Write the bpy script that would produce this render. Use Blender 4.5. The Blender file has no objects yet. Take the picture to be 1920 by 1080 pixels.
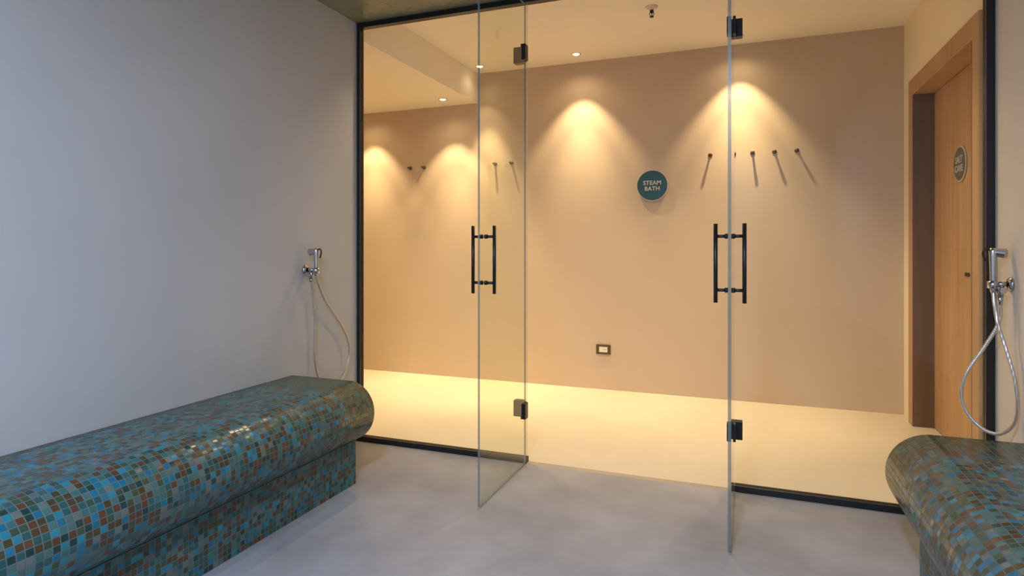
import bpy, bmesh, math, random
from mathutils import Vector, Matrix
random.seed(4)
PI = math.pi
C = bpy.context.scene.collection

# ------------------------------------------------------------------ measures
YAW = math.radians(21.1)
FPX, HOR, CAMZ = 1141.0, 466.0, 1.10
F = (-math.sin(YAW), math.cos(YAW)); R = (math.cos(YAW), math.sin(YAW))
def on_x(px, py, X):
    r = (px-960)/FPX; d = X/(F[0]+r*R[0])
    return Vector((X, d*(F[1]+r*R[1]), CAMZ-(py-HOR)/FPX*d))
def on_y(px, py, Y):
    r = (px-960)/FPX; d = Y/(F[1]+r*R[1])
    return Vector((d*(F[0]+r*R[0]), Y, CAMZ-(py-HOR)/FPX*d))

XL, XR = -2.085, 0.917          # steam room side walls
YF, YB = 2.93, 2.97             # partition front and back
YG = 2.95
ZS = 2.39                       # steam room ceiling
ZC, ZLOW = 2.575, 2.327         # corridor ceiling, dropped ceiling
YW, XCR, XCL = 4.69, 0.97, -4.6 # corridor far wall, right wall, left end
YR = -1.7                       # rear wall
XD1, XD2 = -1.057, -0.058       # open glass doors

# ------------------------------------------------------------------ materials
def mat(name):
    m = bpy.data.materials.new(name); m.use_nodes = True
    nt = m.node_tree; nt.nodes.clear()
    out = nt.nodes.new('ShaderNodeOutputMaterial')
    return m, nt, out
def principled(nt, out, col=(.8,.8,.8), rough=.5, metal=0.0, spec=.5):
    p = nt.nodes.new('ShaderNodeBsdfPrincipled')
    p.inputs['Base Color'].default_value = (*col, 1)
    p.inputs['Roughness'].default_value = rough
    p.inputs['Metallic'].default_value = metal
    p.inputs['Specular IOR Level'].default_value = spec
    nt.links.new(p.outputs[0], out.inputs[0])
    return p
def simple(name, col, rough=.5, metal=0.0, spec=.5):
    m, nt, out = mat(name); principled(nt, out, col, rough, metal, spec); return m
def noise(nt, scale, detail=4, vec=None, rough=.55):
    n = nt.nodes.new('ShaderNodeTexNoise'); n.inputs['Scale'].default_value = scale
    n.inputs['Detail'].default_value = detail; n.inputs['Roughness'].default_value = rough
    if vec is not None: nt.links.new(vec, n.inputs['Vector'])
    return n
def ramp(nt, fac, stops, interp='LINEAR'):
    r = nt.nodes.new('ShaderNodeValToRGB'); r.color_ramp.interpolation = interp
    el = r.color_ramp.elements
    while len(el) < len(stops): el.new(.5)
    for e, (p, c) in zip(el, stops): e.position = p; e.color = (*c, 1)
    nt.links.new(fac, r.inputs[0]); return r
def obj_coord(nt, scale=(1,1,1)):
    t = nt.nodes.new('ShaderNodeTexCoord'); mp = nt.nodes.new('ShaderNodeMapping')
    mp.inputs['Scale'].default_value = scale
    nt.links.new(t.outputs['Object'], mp.inputs['Vector']); return mp.outputs[0]
def plaster(name, col, var=.06, rough=.8, scale=1.6, bump=.03, spec=.3):
    m, nt, out = mat(name); p = principled(nt, out, col, rough, 0, spec)
    v = obj_coord(nt)
    n = noise(nt, scale, 6, v)
    lo = tuple(c*(1-var) for c in col); hi = tuple(min(1, c*(1+var)) for c in col)
    r = ramp(nt, n.outputs['Fac'], [(.3, lo), (.7, hi)])
    nt.links.new(r.outputs[0], p.inputs['Base Color'])
    n2 = noise(nt, 34, 4, v)
    b = nt.nodes.new('ShaderNodeBump'); b.inputs['Strength'].default_value = bump; b.inputs['Distance'].default_value = .02
    nt.links.new(n2.outputs['Fac'], b.inputs['Height']); nt.links.new(b.outputs[0], p.inputs['Normal'])
    return m
M = {}
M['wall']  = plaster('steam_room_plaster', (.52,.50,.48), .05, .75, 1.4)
M['wallr'] = plaster('right_wall_lit_plaster', (.78,.70,.60), .04, .75, 1.4)  # plaster colour lightened to stand in for warm light on this wall
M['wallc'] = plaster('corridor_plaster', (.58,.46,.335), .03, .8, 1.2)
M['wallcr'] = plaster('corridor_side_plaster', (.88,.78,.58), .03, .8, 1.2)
M['ceil']  = plaster('corridor_ceiling_paint', (.90,.84,.72), .02, .85, 1.0)
M['floor'] = plaster('resin_floor', (.32,.32,.345), .22, .38, 2.3, .02, .4)
M['floorc'] = plaster('corridor_resin_floor', (.66,.58,.45), .05, .45, 1.4, .02, .35)
M['strip'] = plaster('threshold_stone', (.42,.36,.28), .08, .5, 6)
M['black'] = simple('black_powder_coat', (.008,.009,.010), .38)
M['bronze'] = simple('dark_bronze_metal', (.035,.026,.020), .35, .6)
M['pegm'] = simple('aged_bronze', (.10,.068,.036), .45, .3)
M['chrome'] = simple('chrome', (.54,.54,.56), .16, 1.0)
M['rubber'] = simple('dark_rubber', (.02,.018,.016), .6)
M['ringw'] = simple('painted_lamp_ring', (.75,.66,.54), .5)
M['cream'] = simple('cream_plastic', (.85,.78,.64), .4)
M['brownp'] = simple('brown_socket_frame', (.10,.055,.022), .5)
M['teal'] = simple('teal_sign_face', (.008,.062,.072), .42)
M['grsign'] = simple('grey_green_sign_face', (.10,.115,.085), .42)
M['letters'] = simple('pale_lettering', (.48,.48,.45), .5)
M['signrim'] = simple('pale_sign_rim', (.62,.52,.38), .45)
M['slot'] = simple('dark_slot', (.02,.014,.01), .6)

def emission(name, col, s):
    m, nt, out = mat(name); e = nt.nodes.new('ShaderNodeEmission')
    e.inputs[0].default_value = (*col,1); e.inputs[1].default_value = s
    nt.links.new(e.outputs[0], out.inputs[0]); return m
M['lens'] = emission('warm_lamp_lens', (1,.86,.62), 7)
M['lensc'] = emission('cool_fill_lens', (.8,.9,1), 6)

def glass(name, tint, refl=1.0):
    m, nt, out = mat(name)
    t = nt.nodes.new('ShaderNodeBsdfTransparent'); t.inputs[0].default_value = (*tint,1)
    g = nt.nodes.new('ShaderNodeBsdfGlossy'); g.inputs['Roughness'].default_value = .02
    g.inputs['Color'].default_value = (refl,refl,refl,1)
    fr = nt.nodes.new('ShaderNodeFresnel'); fr.inputs[0].default_value = 1.40
    mx = nt.nodes.new('ShaderNodeMixShader')
    geo = nt.nodes.new('ShaderNodeNewGeometry')       # reflect on the outer side of each face only
    inv = nt.nodes.new('ShaderNodeMath'); inv.operation = 'SUBTRACT'; inv.inputs[0].default_value = 1
    nt.links.new(geo.outputs['Backfacing'], inv.inputs[1])
    mu = nt.nodes.new('ShaderNodeMath'); mu.operation = 'MULTIPLY'
    nt.links.new(fr.outputs[0], mu.inputs[0]); nt.links.new(inv.outputs[0], mu.inputs[1])
    nt.links.new(mu.outputs[0], mx.inputs[0]); nt.links.new(t.outputs[0], mx.inputs[1]); nt.links.new(g.outputs[0], mx.inputs[2])
    nt.links.new(mx.outputs[0], out.inputs[0]); return m
M['glass'] = glass('clear_glass', (.985,.99,.975))
M['glassd'] = glass('door_glass', (.955,.968,.925))
# polished glass edge: part see-through, part grey-green
m, nt, out = mat('glass_edge')
p = nt.nodes.new('ShaderNodeBsdfPrincipled'); p.inputs['Base Color'].default_value = (.20,.22,.19,1); p.inputs['Roughness'].default_value = .25
t = nt.nodes.new('ShaderNodeBsdfTransparent'); t.inputs[0].default_value = (.75,.8,.7,1)
mx = nt.nodes.new('ShaderNodeMixShader'); mx.inputs[0].default_value = .70
nt.links.new(t.outputs[0], mx.inputs[1]); nt.links.new(p.outputs[0], mx.inputs[2]); nt.links.new(mx.outputs[0], out.inputs[0])
M['edge'] = m
m, nt, out = mat('fixed_glass_edge')
p = nt.nodes.new('ShaderNodeBsdfPrincipled'); p.inputs['Base Color'].default_value = (.62,.60,.50,1); p.inputs['Roughness'].default_value = .3
t = nt.nodes.new('ShaderNodeBsdfTransparent'); t.inputs[0].default_value = (.9,.9,.85,1)
mx = nt.nodes.new('ShaderNodeMixShader'); mx.inputs[0].default_value = .5
nt.links.new(t.outputs[0], mx.inputs[1]); nt.links.new(p.outputs[0], mx.inputs[2]); nt.links.new(mx.outputs[0], out.inputs[0])
M['edgef'] = m

def mosaic(name, pitch, rough, sheen=0.0):
    m, nt, out = mat(name); p = principled(nt, out, (.1,.2,.2), rough, 0, .5)
    L = nt.links.new; N = nt.nodes.new
    uv = N('ShaderNodeUVMap'); uv.uv_map = 'UVMap'
    sc = N('ShaderNodeVectorMath'); sc.operation = 'SCALE'; sc.inputs['Scale'].default_value = 1/pitch
    L(uv.outputs[0], sc.inputs[0])
    fl = N('ShaderNodeVectorMath'); fl.operation = 'FLOOR'; L(sc.outputs[0], fl.inputs[0])
    wn = N('ShaderNodeTexWhiteNoise'); wn.noise_dimensions = '2D'; L(fl.outputs[0], wn.inputs['Vector'])
    cols = [(0,(.025,.095,.095)), (.15,(.042,.140,.132)), (.29,(.016,.050,.044)), (.39,(.075,.145,.135)),
            (.49,(.008,.145,.240)), (.59,(.020,.210,.275)), (.66,(.115,.050,.025)), (.76,(.075,.050,.024)),
            (.86,(.045,.080,.042)), (.94,(.140,.160,.145))]
    if sheen: cols = [(q,(c[0]*(1-sheen)+.34*sheen, c[1]*(1-sheen)+.32*sheen, c[2]*(1-sheen)+.19*sheen)) for q, c in cols]  # yellow-green sheen of the ceiling mixed into the tile colours
    r = ramp(nt, wn.outputs['Value'], cols, 'CONSTANT')
    # broad clumps of bluer and greener tiles
    cn = noise(nt, .22, 2, fl.outputs[0])
    hs = N('ShaderNodeMix'); hs.data_type = 'RGBA'; hs.blend_type = 'MULTIPLY'; hs.inputs[0].default_value = 1
    cr = ramp(nt, cn.outputs['Fac'], [(.35,(1.0,.86,.78)), (.65,(.80,1.0,1.0))])
    L(r.outputs[0], hs.inputs[6]); L(cr.outputs[0], hs.inputs[7])
    fr = N('ShaderNodeVectorMath'); fr.operation = 'FRACTION'; L(sc.outputs[0], fr.inputs[0])
    sp = N('ShaderNodeSeparateXYZ'); L(fr.outputs[0], sp.inputs[0])
    def edge(o):
        a = N('ShaderNodeMath'); a.operation = 'SUBTRACT'; L(o, a.inputs[0]); a.inputs[1].default_value = .5
        b = N('ShaderNodeMath'); b.operation = 'ABSOLUTE'; L(a.outputs[0], b.inputs[0]); return b.outputs[0]
    mxm = N('ShaderNodeMath'); mxm.operation = 'MAXIMUM'; L(edge(sp.outputs[0]), mxm.inputs[0]); L(edge(sp.outputs[1]), mxm.inputs[1])
    g = N('ShaderNodeMapRange'); g.inputs['From Min'].default_value = .42; g.inputs['From Max'].default_value = .465
    L(mxm.outputs[0], g.inputs['Value'])
    mix = N('ShaderNodeMix'); mix.data_type = 'RGBA'; L(g.outputs[0], mix.inputs[0])
    L(hs.outputs[2], mix.inputs[6]); mix.inputs[7].default_value = (.105,.135,.135,1)
    L(mix.outputs[2], p.inputs['Base Color'])
    rr = N('ShaderNodeMapRange'); rr.inputs['To Min'].default_value = rough; rr.inputs['To Max'].default_value = .8
    L(g.outputs[0], rr.inputs['Value']); L(rr.outputs[0], p.inputs['Roughness'])
    # tiles set at slightly different tilts, grout sunk
    wn2 = N('ShaderNodeTexWhiteNoise'); wn2.noise_dimensions = '2D'
    L(fl.outputs[0], wn2.inputs['Vector'])
    geo = N('ShaderNodeNewGeometry')
    su = N('ShaderNodeVectorMath'); su.operation = 'SUBTRACT'; L(wn2.outputs['Color'], su.inputs[0]); su.inputs[1].default_value = (.5,.5,.5)
    s2 = N('ShaderNodeVectorMath'); s2.operation = 'SCALE'; L(su.outputs[0], s2.inputs[0]); s2.inputs['Scale'].default_value = .16
    ad = N('ShaderNodeVectorMath'); ad.operation = 'ADD'; L(geo.outputs['Normal'], ad.inputs[0]); L(s2.outputs[0], ad.inputs[1])
    nn = N('ShaderNodeVectorMath'); nn.operation = 'NORMALIZE'; L(ad.outputs[0], nn.inputs[0])
    bu = N('ShaderNodeBump'); bu.invert = True; bu.inputs['Strength'].default_value = .35; bu.inputs['Distance'].default_value = .0015
    L(g.outputs[0], bu.inputs['Height']); L(nn.outputs[0], bu.inputs['Normal']); L(bu.outputs[0], p.inputs['Normal'])
    return m
M['mosaic'] = mosaic('glass_mosaic', .0200, .22)
M['mosaicc'] = mosaic('ceiling_glass_mosaic', .0200, .26, .75)

# wood with vertical grain
def wood(name, a, b):
    m, nt, out = mat(name); p = principled(nt, out, a, .5, 0, .35)
    v = obj_coord(nt, (22, 22, .8)); n = noise(nt, 1.0, 8, v, .65)
    v2 = obj_coord(nt, (4, 4, .3)); n2 = noise(nt, 1.0, 3, v2)
    mm = nt.nodes.new('ShaderNodeMath'); mm.operation = 'ADD'
    nt.links.new(n.outputs['Fac'], mm.inputs[0]); nt.links.new(n2.outputs['Fac'], mm.inputs[1])
    hv = nt.nodes.new('ShaderNodeMath'); hv.operation = 'MULTIPLY'; hv.inputs[1].default_value = .5; nt.links.new(mm.outputs[0], hv.inputs[0])
    r = ramp(nt, hv.outputs[0], [(.36, a), (.62, b)]); nt.links.new(r.outputs[0], p.inputs['Base Color'])
    return m
M['oak'] = wood('oak_veneer', (.40,.235,.115), (.56,.35,.18))
M['oaktrim'] = wood('oak_trim', (.42,.255,.130), (.54,.345,.185))

M['shadelining'] = wood('shade_painted_lining', (.125,.068,.036), (.19,.11,.06))  # shade of the door recess painted as dark side linings
# braided chrome hose
m, nt, out = mat('braided_hose'); p = principled(nt, out, (.62,.58,.54), .30, .8)
w = nt.nodes.new('ShaderNodeTexWave'); w.inputs['Scale'].default_value = 90; w.inputs['Distortion'].default_value = 1
nt.links.new(obj_coord(nt), w.inputs['Vector'])
b = nt.nodes.new('ShaderNodeBump'); b.inputs['Strength'].default_value = .25; b.inputs['Distance'].default_value = .002
nt.links.new(w.outputs['Fac'], b.inputs['Height']); nt.links.new(b.outputs[0], p.inputs['Normal'])
M['hose'] = m

# ------------------------------------------------------------------ mesh helpers
def add_box(bm, x0, x1, y0, y1, z0, z1, mi=0, bev=0.0):
    vs = [bm.verts.new((x, y, z)) for x in (x0,x1) for y in (y0,y1) for z in (z0,z1)]
    fs = []
    for q in ((0,1,3,2),(4,6,7,5),(0,4,5,1),(2,3,7,6),(0,2,6,4),(1,5,7,3)):
        f = bm.faces.new([vs[i] for i in q]); f.material_index = mi; fs.append(f)
    if bev:
        es = list({e for f in fs for e in f.edges})
        bmesh.ops.bevel(bm, geom=es, offset=bev, segments=2, affect='EDGES', profile=.5)
    return fs
def add_cyl(bm, a, b, r, r2=None, seg=20, mi=0, caps=True):
    a, b = Vector(a), Vector(b); r2 = r if r2 is None else r2
    d = (b-a).normalized(); u = d.orthogonal().normalized(); v = d.cross(u)
    ra, rb = [], []
    for k in range(seg):
        t = 2*PI*k/seg; o = u*math.cos(t)+v*math.sin(t)
        ra.append(bm.verts.new(a+o*r)); rb.append(bm.verts.new(b+o*r2))
    for k in range(seg):
        f = bm.faces.new((ra[k], ra[(k+1)%seg], rb[(k+1)%seg], rb[k])); f.smooth = True; f.material_index = mi
    if caps:
        f = bm.faces.new(ra[::-1]); f.material_index = mi
        f = bm.faces.new(rb); f.material_index = mi
def add_lathe(bm, prof, origin, axis, seg=40, mi=0):
    """prof: (radius, height along axis)"""
    origin = Vector(origin); d = Vector(axis).normalized(); u = d.orthogonal().normalized(); v = d.cross(u)
    rings = []
    for r, h in prof:
        if r < 1e-6: rings.append([bm.verts.new(origin+d*h)])
        else: rings.append([bm.verts.new(origin+d*h+(u*math.cos(2*PI*k/seg)+v*math.sin(2*PI*k/seg))*r) for k in range(seg)])
    for p, q in zip(rings, rings[1:]):
        for k in range(seg):
            k2 = (k+1) % seg
            vs = [p[0]] if len(p)==1 else [p[k], p[k2]]
            vs += [q[0]] if len(q)==1 else [q[k2], q[k]]
            if len(vs) > 2:
                f = bm.faces.new(vs); f.smooth = True; f.material_index = mi
def add_tube(bm, pts, r, seg=12, per=8, mi=0):
    pts = [Vector(p) for p in pts]; P = [pts[0]*2-pts[1]]+pts+[pts[-1]*2-pts[-2]]
    path = []
    for i in range(1, len(P)-2):
        for k in range(per):
            t = k/per; a,b,c,d = P[i-1],P[i],P[i+1],P[i+2]
            path.append(.5*((2*b)+(c-a)*t+(2*a-5*b+4*c-d)*t*t+(3*b-a-3*c+d)*t**3))
    path.append(pts[-1])
    tan = (path[1]-path[0]).normalized(); u = tan.orthogonal().normalized(); prev = None
    for i, c in enumerate(path):
        t = (path[min(i+1,len(path)-1)]-path[max(i-1,0)]).normalized()
        u = (u - t*u.dot(t)).normalized(); v = t.cross(u)
        ring = [bm.verts.new(c+(u*math.cos(2*PI*k/seg)+v*math.sin(2*PI*k/seg))*r) for k in range(seg)]
        if prev:
            for k in range(seg):
                f = bm.faces.new((prev[k], prev[(k+1)%seg], ring[(k+1)%seg], ring[k])); f.smooth = True; f.material_index = mi
        else: first = ring
        prev = ring
    bm.faces.new(first[::-1]); bm.faces.new(prev)
def obj(name, bm, mats, parent=None, loc=(0,0,0)):
    bmesh.ops.recalc_face_normals(bm, faces=bm.faces[:])
    me = bpy.data.meshes.new(name); bm.to_mesh(me); bm.free()
    for m in (mats if isinstance(mats, (list,tuple)) else [mats]): me.materials.append(m)
    o = bpy.data.objects.new(name, me); C.objects.link(o); o.location = loc
    if parent is not None: o.parent = parent
    return o
def B(): return bmesh.new()
def box_obj(name, b, m, parent=None, bev=0.0):
    bm = B(); add_box(bm, *b, bev=bev); return obj(name, bm, m, parent)
def tag(o, label=None, cat=None, group=None, kind=None):
    if label: o['label'] = label
    if cat: o['category'] = cat
    if group: o['group'] = group
    if kind: o['kind'] = kind
    return o
def empty(name, loc=(0,0,0)):
    o = bpy.data.objects.new(name, None); C.objects.link(o); o.location = loc; o.empty_display_size = .05; return o
def struct(name, b, m): return tag(box_obj(name, b, m), kind='structure')
def dup(root, loc, label=None, group=None):
    r = root.copy(); C.objects.link(r); r.location = loc
    if label: r['label'] = label
    if group: r['group'] = group
    for ch in list(root.children):
        c = ch.copy(); C.objects.link(c); c.parent = r
        for g in ch.children:
            d = g.copy(); C.objects.link(d); d.parent = c
    return r

# ------------------------------------------------------------------ setting
struct('floor', (XL-.2, XR+.2, YR-.1, YF, -.1, 0), M['floor'])
struct('floor_corridor', (XCL-.1, XCR+.3, YB, YW+.1, -.1, 0), M['floorc'])
struct('trim_1', (XCL-.1, XCR+.3, YF, YB, -.1, 0.0), M['strip'])
struct('wall_left', (XL-.12, XL, YR, YB, 0, ZC), M['wall'])
struct('wall_right', (XR, XR+.3, YR, YB, 0, ZC), M['wallr'])
struct('wall_rear', (XL-.12, XR+.3, YR-.1, YR, 0, ZC), M['wall'])
struct('wall_header', (XL, XR, YF, YB, ZS, ZC), M['wallc'])
struct('wall_far', (XCL-.1, XCR+.3, YW, YW+.1, 0, ZC), M['wallc'])
struct('wall_corridor_left', (XCL-.1, XCL, YB-.12, YW, 0, ZC), M['wallc'])
struct('wall_corridor_near', (XCL, XL-.12, YB-.12, YB, 0, ZC), M['wallc'])
struct('ceiling_corridor', (XCL-.1, XCR+.3, YF-.1, YW+.1, ZC, ZC+.1), M['ceil'])
struct('ceiling_dropped', (XCL, -2.12, YB, YW, ZLOW, ZC), M['ceil'])

# mosaic ceiling of the steam room (uv in metres)
bm = B(); uvl = bm.loops.layers.uv.new('UVMap')
add_box(bm, XL, XR, YR, YF, ZS, ZS+.1)
for f in bm.faces:
    for l in f.loops: l[uvl].uv = (l.vert.co.x, l.vert.co.y)
tag(obj('ceiling', bm, M['mosaicc']), kind='structure')

# corridor right wall with the door opening
YD0, YD1, ZD, TW = 3.25, 4.505, 2.155, .088
oy0, oy1, oz = YD0+TW, YD1-TW, ZD-TW
bm = B()
add_box(bm, XCR, XCR+.2, YB, oy0, 0, ZC); add_box(bm, XCR, XCR+.2, oy1, YW, 0, ZC)
add_box(bm, XCR, XCR+.2, oy0, oy1, oz, ZC)
tag(obj('wall_corridor_right', bm, M['wallcr']), kind='structure')
struct('wall_behind_door', (XCR+.2, XCR+.25, oy0-.05, oy1+.05, 0, oz+.05), M['wallc'])

door3 = tag(empty('door_3', (XCR, YD0, 0)), 'oak door with a small round sign in the corridor right wall', 'door', kind='structure')
door3.location = (0,0,0)
bm = B()                                  # architrave and jamb lining
add_box(bm, XCR-.014, XCR, YD0, oy0, 0, ZD, bev=.002); add_box(bm, XCR-.014, XCR, oy1, YD1, 0, ZD, bev=.002)
add_box(bm, XCR-.014, XCR, oy0, oy1, oz, ZD, bev=.002)
obj('door_frame', bm, M['oaktrim'], door3)
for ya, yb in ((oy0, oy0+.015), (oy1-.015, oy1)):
    tag(box_obj('door_lining', (XCR-.012, XCR+.14, ya, yb, 0, oz-.015), M['shadelining'], door3), 'side lining with shade painted into its dark colour')
box_obj('door_head_lining', (XCR-.012, XCR+.14, oy0, oy1, oz-.015, oz), M['oaktrim'], door3)
leaf = box_obj('door_leaf', (XCR+.10, XCR+.135, oy0+.018, oy1-.018, .006, oz-.018), M['oak'], door3, .002)
p = on_x(1815, 515, XCR+.10)
bm = B(); add_box(bm, XCR+.093, XCR+.10, p.y-.030, p.y+.030, p.z-.010, p.z+.010, bev=.003)
obj('lock_plate', bm, M['slot'], door3)

# ------------------------------------------------------------------ partition
def pane(name, x0, x1, y0, y1, z0, z1, m, em, edge_axis, parent):
    """glass sheet; rim faces get the edge material"""
    bm = B(); add_box(bm, x0, x1, y0, y1, z0, z1); bm.normal_update()
    bmesh.ops.recalc_face_normals(bm, faces=bm.faces[:])
    for f in bm.faces:
        n = f.normal; big = abs(n.x) if edge_axis == 'x' else abs(n.y)
        f.material_index = 0 if big > .5 else 1
    return obj(name, bm, [m, em], parent)
FH = .028
def fixed(name, x0, x1, side, label):
    w = tag(empty(name), label, 'window', kind='structure'); FW = .021 if side < 0 else .030
    bm = B()
    add_box(bm, x0, x1, YF, YB, .0005, FH, bev=.0015)
    add_box(bm, x0, x1, YF, YB, ZS-FH-.002, ZS-.001, bev=.0015)
    if side < 0: add_box(bm, x0+.001, x0+FW, YF, YB, FH, ZS-FH, bev=.0015)
    else: add_box(bm, x1-FW, x1-.001, YF, YB, FH, ZS-FH, bev=.0015)
    obj('window_frame', bm, M['black'], w)
    gx0, gx1 = (x0+FW, x1-.002) if side < 0 else (x0+.002, x1-FW)
    pane('glass_pane', gx0, gx1, YG-.005, YG+.005, FH, ZS-FH, M['glass'], M['edgef'], 'y', w)
    return w
OL, OR = -1.053, -.052
fixed('window_1', XL+.001, OL, -1, 'fixed clear glass panel in black frame left of the doorway')
fixed('window_2', OR, XR-.001, 1, 'fixed clear glass panel in black frame right of the doorway')
bm = B(); add_box(bm, OL, OR, YF, YB, ZS-FH-.002, ZS-.001); tag(obj('trim_2', bm, M['black']), kind='structure')

def glass_door(name, x, yfree, hsign, yh, zh, hl, zz, label):
    d = tag(empty(name), label, 'door', kind='structure')
    t = .005 if hsign < 0 else .006
    pane('glass_panel', x-t, x+t, yfree, YF-.006, .008, 2.345, M['glassd'], M['edge'], 'x', d)
    for s in (-1, 1):                                   # a tubular pull on each face
        bm = B(); bx = x+s*.050
        add_cyl(bm, (bx, yh, zh-hl/2), (bx, yh, zh+hl/2), .0075, seg=18)
        for dz in (-hl*.34, hl*.34):
            add_cyl(bm, (x+s*t, yh, zh+dz), (bx, yh, zh+dz), .0062, seg=14)
            add_cyl(bm, (x+s*t, yh, zh+dz), (x+s*(t+.012), yh, zh+dz), .0095, seg=16)
        obj('handle', bm, M['black'], d)
    for z in zz:                                        # glass to glass hinge, door plate and panel plate
        hx0, hx1 = (x-t-.006, x+t+.011) if hsign < 0 else (x-.026, x+t+.006)
        h = box_obj('hinge', (hx0, hx1, YF-.045, YF-.003, z-.040, z+.040), M['bronze'] if hsign<0 else M['black'], d, .002)
        sx0, sx1 = (x-.066, x-.012) if hsign < 0 else (x+.004, x+.040)
        bm = B(); add_box(bm, sx0, sx1, YG-.021, YG+.019, z-.041, z+.041, bev=.002)
        add_cyl(bm, (x, YF-.004, z-.043), (x, YF-.004, z+.043), .0065, seg=14)
        obj('hinge_plate', bm, M['bronze'] if hsign<0 else M['black'], h)
    return d
glass_door('door_1', XD1, 2.350, -1, 2.400, 1.052, .292, (2.095, .277), 'open glass door on the left of the doorway with black pulls')
glass_door('door_2', XD2, 2.329, 1, 2.375, 1.046, .292, (2.098, .277), 'open glass door on the right of the doorway seen edge on')

# ------------------------------------------------------------------ mosaic benches
RR, ZT = .137, .478
def bench(side, label):
    """profile swept along the room; uv in metres (u = along, v = around)"""
    wall = XL if side < 0 else XR; s = -side; y0, y1 = YR+.01, 2.40
    rollx = .476-RR; base_w = .376
    t = tag(empty('tiled_bench', (wall+s*.24, y1, 0)), label, 'bench', 'mosaic benches along the side walls')
    ox, oy = t.location.x, t.location.y
    def sweep(name, prof):
        bm = B(); uvl = bm.loops.layers.uv.new('UVMap'); L = [0]
        for a, b in zip(prof, prof[1:]): L.append(L[-1]+math.dist(a, b))
        nseg = 14; rings = []
        for k in range(nseg+1):
            y = y1+(y0-y1)*k/nseg
            rings.append([bm.verts.new((wall+s*a-ox, y-oy, z)) for a, z in prof])
        n = len(prof)
        for k in range(nseg):
            ya, yb = (y1-y0)*k/nseg, (y1-y0)*(k+1)/nseg
            for i in range(n-1):
                f = bm.faces.new((rings[k][i], rings[k][i+1], rings[k+1][i+1], rings[k+1][i])); f.smooth = True
                uv = {rings[k][i]:(ya,L[i]), rings[k][i+1]:(ya,L[i+1]), rings[k+1][i+1]:(yb,L[i+1]), rings[k+1][i]:(yb,L[i])}
                for l in f.loops: l[uvl].uv = uv[l.vert]
            f = bm.faces.new((rings[k][n-1], rings[k][0], rings[k+1][0], rings[k+1][n-1]))
        for rg in (rings[0], rings[-1]):
            f = bm.faces.new(rg)
            for l in f.loops: l[uvl].uv = (abs(l.vert.co.x+ox-wall), l.vert.co.z)
        return obj(name, bm, M['mosaic'], t)
    g = .002
    prof = [(g, ZT-2*RR+.03), (g, ZT)] + [(rollx*k/6, ZT) for k in range(1,6)]
    for k in range(0, 31):
        a = PI/2 - k/30*PI*1.0
        prof.append((rollx+RR*math.cos(a), ZT-RR+RR*math.sin(a)))
    prof.append((g+.05, ZT-2*RR))
    sweep('bench_seat', prof)
    zb = ZT-2*RR
    prof = [(g, zb-.001), (g+.01, zb-.001), (base_w-.004, zb+.006), (base_w, zb+.004), (base_w, .10), (base_w, .03), (base_w, .001), (g, .001)]
    prof = [(g, .001), (g, zb-.001), (base_w, zb-.001), (base_w, .001)]
    bm = B(); uvl = bm.loops.layers.uv.new('UVMap')
    x0, x1 = sorted((wall+s*g, wall+s*base_w))
    add_box(bm, x0-ox, x1-ox, y0-oy, y1-.004-oy, .001, zb-.0005)
    bm.normal_update()
    for f in bm.faces:
        for l in f.loops:
            c = l.vert.co
            l[uvl].uv = (-c.y, c.z) if abs(f.normal.x) > .5 else (c.x, c.z)
    # the roll rises over the inner side: close the wedge between the base top and the curve
    obj('bench_base', bm, M['mosaic'], t)
    return t
bench(-1, 'long bench with rolled front in blue green mosaic along the left wall')
bench(1, 'rolled front mosaic bench in the right corner below the hand shower')

# ------------------------------------------------------------------ signs
def text_mesh(body, size, extrude=.0012):
    cu = bpy.data.curves.new('letters', 'FONT'); cu.body = body; cu.size = size; cu.extrude = extrude
    cu.align_x = 'CENTER'; cu.align_y = 'CENTER'; cu.offset = size*.022; cu.space_character = 1.03
    o = bpy.data.objects.new('letters', cu); C.objects.link(o)
    dg = bpy.context.evaluated_depsgraph_get(); me = bpy.data.meshes.new_from_object(o.evaluated_get(dg))
    bpy.data.objects.remove(o); bpy.data.curves.remove(cu); return me
def sign(center, normal, rotz, rad, lines, face, label, cat='sign', standoff=.012):
    """local frame: x right, z up, faces -y"""
    t = tag(empty('round_sign', center), label, cat); t.rotation_euler = (0,0,rotz)
    bm = B(); add_lathe(bm, [(0,0),(rad*.8,0),(rad*.8,-standoff),(rad+.008,-standoff),(rad+.008,-standoff-.005),(0,-standoff-.005)], (0,0,0), (0,1,0), 56)
    for f in bm.faces: f.smooth = False
    obj('sign_rim', bm, M['signrim'], t)
    bm = B(); add_lathe(bm, [(rad,-standoff-.005),(rad,-standoff-.008),(0,-standoff-.008)], (0,0,0), (0,1,0), 56)
    for f in bm.faces: f.smooth = False
    obj('sign_face', bm, face, t)
    for txt, z, size in lines:
        me = text_mesh(txt, size); me.materials.append(M['letters'])
        o = bpy.data.objects.new('lettering', me); C.objects.link(o); o.parent = t
        o.rotation_euler = (PI/2, 0, 0); o.location = (0, -standoff-.0088, z)
    return t
c = on_y(1223.5, 348, YW)
sign((c.x, YW-.0005, c.z), None, 0, .112, [('STEAM', .018, .044), ('BATH', -.026, .044)], M['teal'], 'round teal sign with two lines of white lettering on the far wall')
c = on_x(1802.5, 307, XCR+.10)
sign((XCR+.0995, c.y, c.z), None, -PI/2, .088, [('SALT', .021, .050), ('CAVE', -.027, .050)], M['grsign'], 'small round grey green sign on the oak door', standoff=.002)

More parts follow.
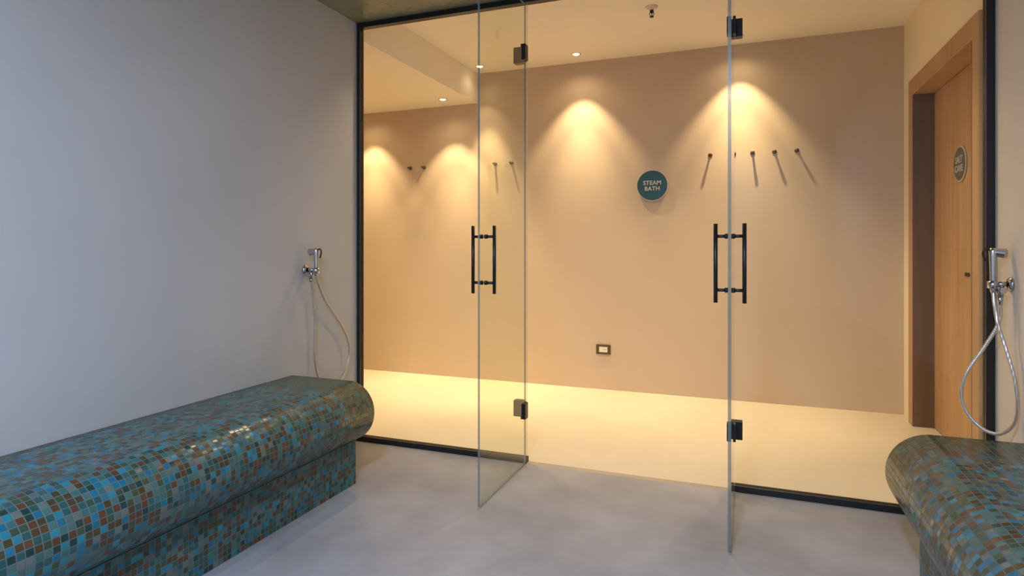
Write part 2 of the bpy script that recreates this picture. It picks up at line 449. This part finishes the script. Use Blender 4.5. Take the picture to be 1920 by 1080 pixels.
# ------------------------------------------------------------------ wall pegs
def peg():
    t = empty('coat_peg')
    bm = B(); add_lathe(bm, [(.0,0),(.0155,0),(.0155,-.004),(.0070,-.006),(.0070,-.030)], (0,0,0), (0,1,0), 20); obj('peg_stem', bm, M['pegm'], t)
    bm = B(); add_lathe(bm, [(.0070,-.0301),(.0085,-.031),(.0090,-.035),(.0090,-.041),(.0078,-.045),(0,-.046)], (0,0,0), (0,1,0), 20); obj('peg_knob', bm, M['pegm'], t)
    return t
pz = 1.786
g1, g2 = 'pegs in the row right of the teal sign', 'pegs in the row on the left of the far wall'
pegs = [(-.250, pz, 'dark wall peg nearest the round teal sign, first of the row of five', g1),
        (-.088, pz, 'dark wall peg right behind the edge of the right glass door', g1),
        (.038, pz, 'dark wall peg in the middle of the row of five behind the right glass panel', g1),
        (.182, pz, 'dark wall peg second from the right end of the row of five', g1),
        (.326, pz, 'rightmost dark wall peg of the row of five, with the longest slanting shadow', g1),
        (-2.770, 1.808, 'leftmost dark wall peg, left of the pair seen through the left glass panel', g2),
        (-2.631, 1.808, 'dark wall peg, right one of the pair seen through the left glass panel', g2),
        (-1.958, 1.806, 'dark wall peg seen through the open left glass door, left of its pair', g2),
        (-1.812, 1.806, 'dark wall peg seen through the open left glass door, right of its pair', g2)]
p0 = peg()
for i, (x, z, lb, gr) in enumerate(pegs):
    o = p0 if i == 0 else dup(p0, (0,0,0))
    o.location = (x, YW-.0003, z); tag(o, lb, 'wall peg', gr)

# socket
c = on_y(1131.5, 655, YW)
t = tag(empty('wall_socket', (c.x, YW, c.z)), 'small rectangular brown framed socket low on the far wall', 'socket')
bm = B()
for q in ((-.056,.056,.022,.037),(-.056,.056,-.037,-.022),(-.056,-.034,-.022,.022),(.034,.056,-.022,.022)):
    add_box(bm, q[0], q[1], -.010, -.0005, q[2], q[3])
obj('socket_frame', bm, M['brownp'], t)
bm = B(); add_box(bm, -.034, .034, -.007, -.0005, -.022, .022); obj('socket_insert', bm, M['cream'], t)
bm = B()
for k in (-1,0,1): add_cyl(bm, (.010+k*.009, -.0074, 0), (.010+k*.009, -.0070, 0), .0025, seg=10)
obj('socket_holes', bm, M['slot'], t)

# ------------------------------------------------------------------ corridor downlights and sprinkler
WARM = (1, .765, .435)
def light(name, kind, loc, energy, col, parent=None, **kw):
    l = bpy.data.lights.new(name, kind); l.energy = energy; l.color = col
    for k, v in kw.items(): setattr(l, k, v)
    o = bpy.data.objects.new(name, l); C.objects.link(o); o.location = loc
    if parent is not None: o.parent = parent
    return o
def downlight(lens, r=.030):
    t = empty('recessed_downlight')
    bm = B(); add_lathe(bm, [(r+.010,0),(r+.009,-.003),(r,-.004),(r-.006,-.001),(r-.006,0)], (0,0,0), (0,0,1), 32); obj('lamp_ring', bm, M['ringw'], t)
    bm = B(); add_lathe(bm, [(r-.007,-.0005),(r-.010,-.005),(r*.4,-.009),(0,-.010)], (0,0,0), (0,0,1), 28); obj('lamp_lens', bm, lens, t)
    return t
SP = [(-3.144, 4.48, ZLOW, 1.0, 'warm recessed downlight in the dropped ceiling, hidden by the black frame at the left', 0),
      (-2.330, 4.46, ZLOW, 1.0, 'glowing recessed downlight in the dropped ceiling left of the glass doors', 0),
      (-2.016, 4.50, ZC, .8, 'glowing recessed downlight seen at the edge of the left glass door', 0),
      (-1.208, 4.48, ZC, 1.05, 'glowing recessed downlight above the far wall between the two glass doors', 0),
      (-.056, 4.50, ZC, 1.05, 'glowing recessed downlight beside the top hinge of the right glass door', 0)]
d0 = downlight(M['lens'])
for i, (x, y, z, k, lb, _) in enumerate(SP):
    o = d0 if i == 0 else dup(d0, (0,0,0))
    o.location = (x, y, z-.0005); tag(o, lb, 'ceiling light', 'recessed downlights along the corridor ceiling')
    o['group'] = 'recessed downlights along the corridor ceiling'
    tall = 1.0 if z > 2.5 else .92
    l = light('warm_spot', 'SPOT', (x, y, z-.03), 52*k*tall, WARM, spot_size=math.radians(48 if x == -2.016 else 79), spot_blend=.5, shadow_soft_size=.008)
    light('warm_beam', 'SPOT', (x, y, z-.03), 84*k*tall, WARM, spot_size=math.radians(53), spot_blend=.9, shadow_soft_size=.010)
    l2 = light('warm_spill', 'SPOT', (x, y, z-.03), (1 if x == -2.016 else 4)*k*tall, WARM, spot_size=math.radians(150), spot_blend=1.0, shadow_soft_size=.02)
FILL = [(-3.2, 3.45, ZLOW), (-1.75, 3.42, ZC), (-.70, 3.42, ZC), (.12, 3.50, ZC)]  # unseen lamps added to brighten the corridor
for x, y, z in FILL:
    o = dup(d0, (x, y, z-.0005)); tag(o, 'added warm fill downlight, out of view in the corridor ceiling near the glass partition', 'ceiling light', 'added fill downlights by the partition')
    light('warm_spot', 'SPOT', (x, y, z-.03), 57, WARM, spot_size=math.radians(112), spot_blend=.85, shadow_soft_size=.04)

c = on_y(1222, 13, 3.77)
t = tag(empty('fire_sprinkler', (c.x, 3.77, ZC)), 'small dark fire sprinkler hanging from the corridor ceiling', 'sprinkler')
bm = B(); add_lathe(bm, [(0,-.001),(.038,-.001),(.036,-.006),(.014,-.011),(.012,-.022)], (0,0,0), (0,0,1), 28); obj('sprinkler_plate', bm, M['ringw'], t)
bm = B(); add_cyl(bm, (0,0,-.012), (0,0,-.034), .012, .011, 16); add_cyl(bm, (0,0,-.034), (0,0,-.040), .009, .006, 12)
for s in (-1,1): add_tube(bm, [(s*.010,0,-.032),(s*.013,0,-.045),(s*.004,0,-.060)], .0022, 8, 4)
obj('sprinkler_body', bm, M['bronze'], t)
bm = B(); add_cyl(bm, (0,0,-.036), (0,0,-.058), .0028, .0028, 10); obj('sprinkler_bulb', bm, simple('amber_bulb', (.20,.06,.02), .2), t)
bm = B(); add_cyl(bm, (0,0,-.060), (0,0,-.063), .013, .013, 16); obj('sprinkler_deflector', bm, M['bronze'], t)

# ------------------------------------------------------------------ hand showers
def hand_shower(wallx, s, bx, y, ztop, zarm, vx, zout, hose_pts, label, zbody0):
    """s = direction from the wall into the room"""
    t = tag(empty('hand_shower', (0,0,0)), label, 'hand shower', 'chrome hand showers on the side walls')
    bm = B(); add_lathe(bm, [(0,.0005),(.026,.0005),(.026,.006),(.022,.010),(.012,.012)], (wallx, y, zarm), (s,0,0), 32)
    add_cyl(bm, (wallx+s*.010, y, zarm), (bx-s*.010, y, zarm), .0095, .0095, 18)
    add_lathe(bm, [(.0130,-.017),(.0185,-.016),(.0185,.010),(.0130,.012)], (bx, y, zarm), (0,0,1), 24)
    obj('wall_bracket', bm, M['chrome'], t)
    bm = B(); add_cyl(bm, (vx, y, zarm-.004), (vx, y, zarm-.040), .0125, .0120, 20)
    add_cyl(bm, (vx, y, zarm-.040), (vx, y, zout), .0105, .0085, 16)
    add_cyl(bm, (vx, y, zarm-.022), (vx, y-.026, zarm-.022), .0075, .0075, 14)
    add_cyl(bm, (vx, y-.026, zarm-.022), (vx, y-.036, zarm-.022), .012, .011, 16)
    obj('valve', bm, M['chrome'], t)
    h = ztop-zbody0
    bm = B()
    add_lathe(bm, [(0,0),(.0085,0),(.010,.012),(.0105,h*.45),(.0125,h*.8),(.0135,h*.93),(.010,h*.99),(0,h)], (bx, y, zbody0), (0,0,1), 24)
    body = obj('spray_handset', bm, M['chrome'], t)
    bm = B()                                            # nozzle head pointing to the wall
    add_lathe(bm, [(0,.0),(.012,.002),(.0135,.012),(.0175,.036),(.0185,.044),(.016,.047),(0,.047)], (bx+s*.006, y, ztop-.016), (-s,0,-.12), 24)
    hd = obj('spray_head', bm, M['chrome'], body)
    bm = B(); add_tube(bm, [(bx+s*.006, y, ztop-.010),(bx+s*.024, y, ztop-.006),(bx+s*.031, y, ztop-.022),(bx+s*.024, y, ztop-.050)], .0038, 10, 5)
    obj('trigger', bm, M['bronze'], body)
    bm = B(); add_tube(bm, hose_pts, .0063, 12, 10)
    obj('hose', bm, M['hose'], t)
    return t
# left one
yl = 2.500; zarm = .992
bxl = -2.020; vxl = -2.050
zo = on_x(585, 529, vxl).z
hp = [Vector((vxl, yl, zo+.004))]
for px, py, x in ((588,560,-2.052),(591,600,-2.055),(590.5,640,-2.058),(590.5,672,-2.058),(596,703,-2.055),(610,722,-2.052),(628,722,-2.05),(644,701,-2.048),(654,671,-2.047),(654,645,-2.046),(645,618,-2.045),(628,590,-2.040),(610,562,-2.034),(599,537,-2.026)):
    hp.append(on_x(px, py, x))
hp.append(Vector((bxl, yl, .965)))
hand_shower(XL, 1, bxl, yl, 1.103, zarm, vxl, zo, hp, 'chrome hand shower with looping hose on the left wall above the long bench', .962)
# right one
yr = 2.774
zo = on_y(1879, 572, yr).z
hp = [Vector((.882, yr, zo+.004))]
for px, py, y in ((1876,592,2.775),(1867,617,2.775),(1842,656,2.78),(1813,698,2.78),(1802,736,2.78),(1811,771,2.77),(1838,801,2.75),(1871,814,2.72),(1897,801,2.69),(1907,770,2.675),(1903,715,2.68),(1885,651,2.71),(1871,607,2.745),(1864.5,570,2.765)):
    hp.append(on_y(px, py, y))
hp.append(Vector((.860, yr, .938)))
hand_shower(XR, -1, .860, yr, 1.103, .967, .882, zo, hp, 'chrome hand shower with looping hose on the right wall beside the black frame', .935)

# ------------------------------------------------------------------ steam room fill lamps (added out of view, cool, behind and above the camera)
COOL = (.53,.70,1.0)
dc = downlight(M['lensc'], .045)
for i, (x, y, e) in enumerate(((-.35, -.10, 58), (-.35, -1.15, 48), (-1.25, -.75, 34))):
    o = dc if i == 0 else dup(dc, (0,0,0))
    o.location = (x, y, ZS-.0005); tag(o, 'added cool fill downlight, out of view in the mosaic ceiling of the steam room', 'ceiling light', 'added cool fill downlights in the mosaic ceiling')
    light('cool_fill', 'AREA', (x, y, ZS-.03), e, COOL, shape='DISK', size=.16)
# ------------------------------------------------------------------ camera, world, view
cam = bpy.data.cameras.new('camera'); co = bpy.data.objects.new('camera', cam); C.objects.link(co)
co.location = (0,0,CAMZ); co.rotation_euler = (PI/2, 0, YAW)
cam.sensor_width = 36; cam.lens = 36*FPX/1920; cam.shift_y = -(540-HOR)/1920; cam.clip_start = .02
S = bpy.context.scene; S.camera = co
w = bpy.data.worlds.new('world'); S.world = w; w.use_nodes = True
w.node_tree.nodes['Background'].inputs[0].default_value = (.5,.6,.8,1); w.node_tree.nodes['Background'].inputs[1].default_value = .05
S.view_settings.view_transform = 'Standard'; S.view_settings.look = 'None'; S.view_settings.gamma = 1
S.view_settings.exposure = 0
S.cycles.transparent_max_bounces = 24; S.cycles.max_bounces = 12; S.cycles.diffuse_bounces = 8
S.cycles.caustics_reflective = False; S.cycles.caustics_refractive = False
S.cycles.sample_clamp_indirect = 6
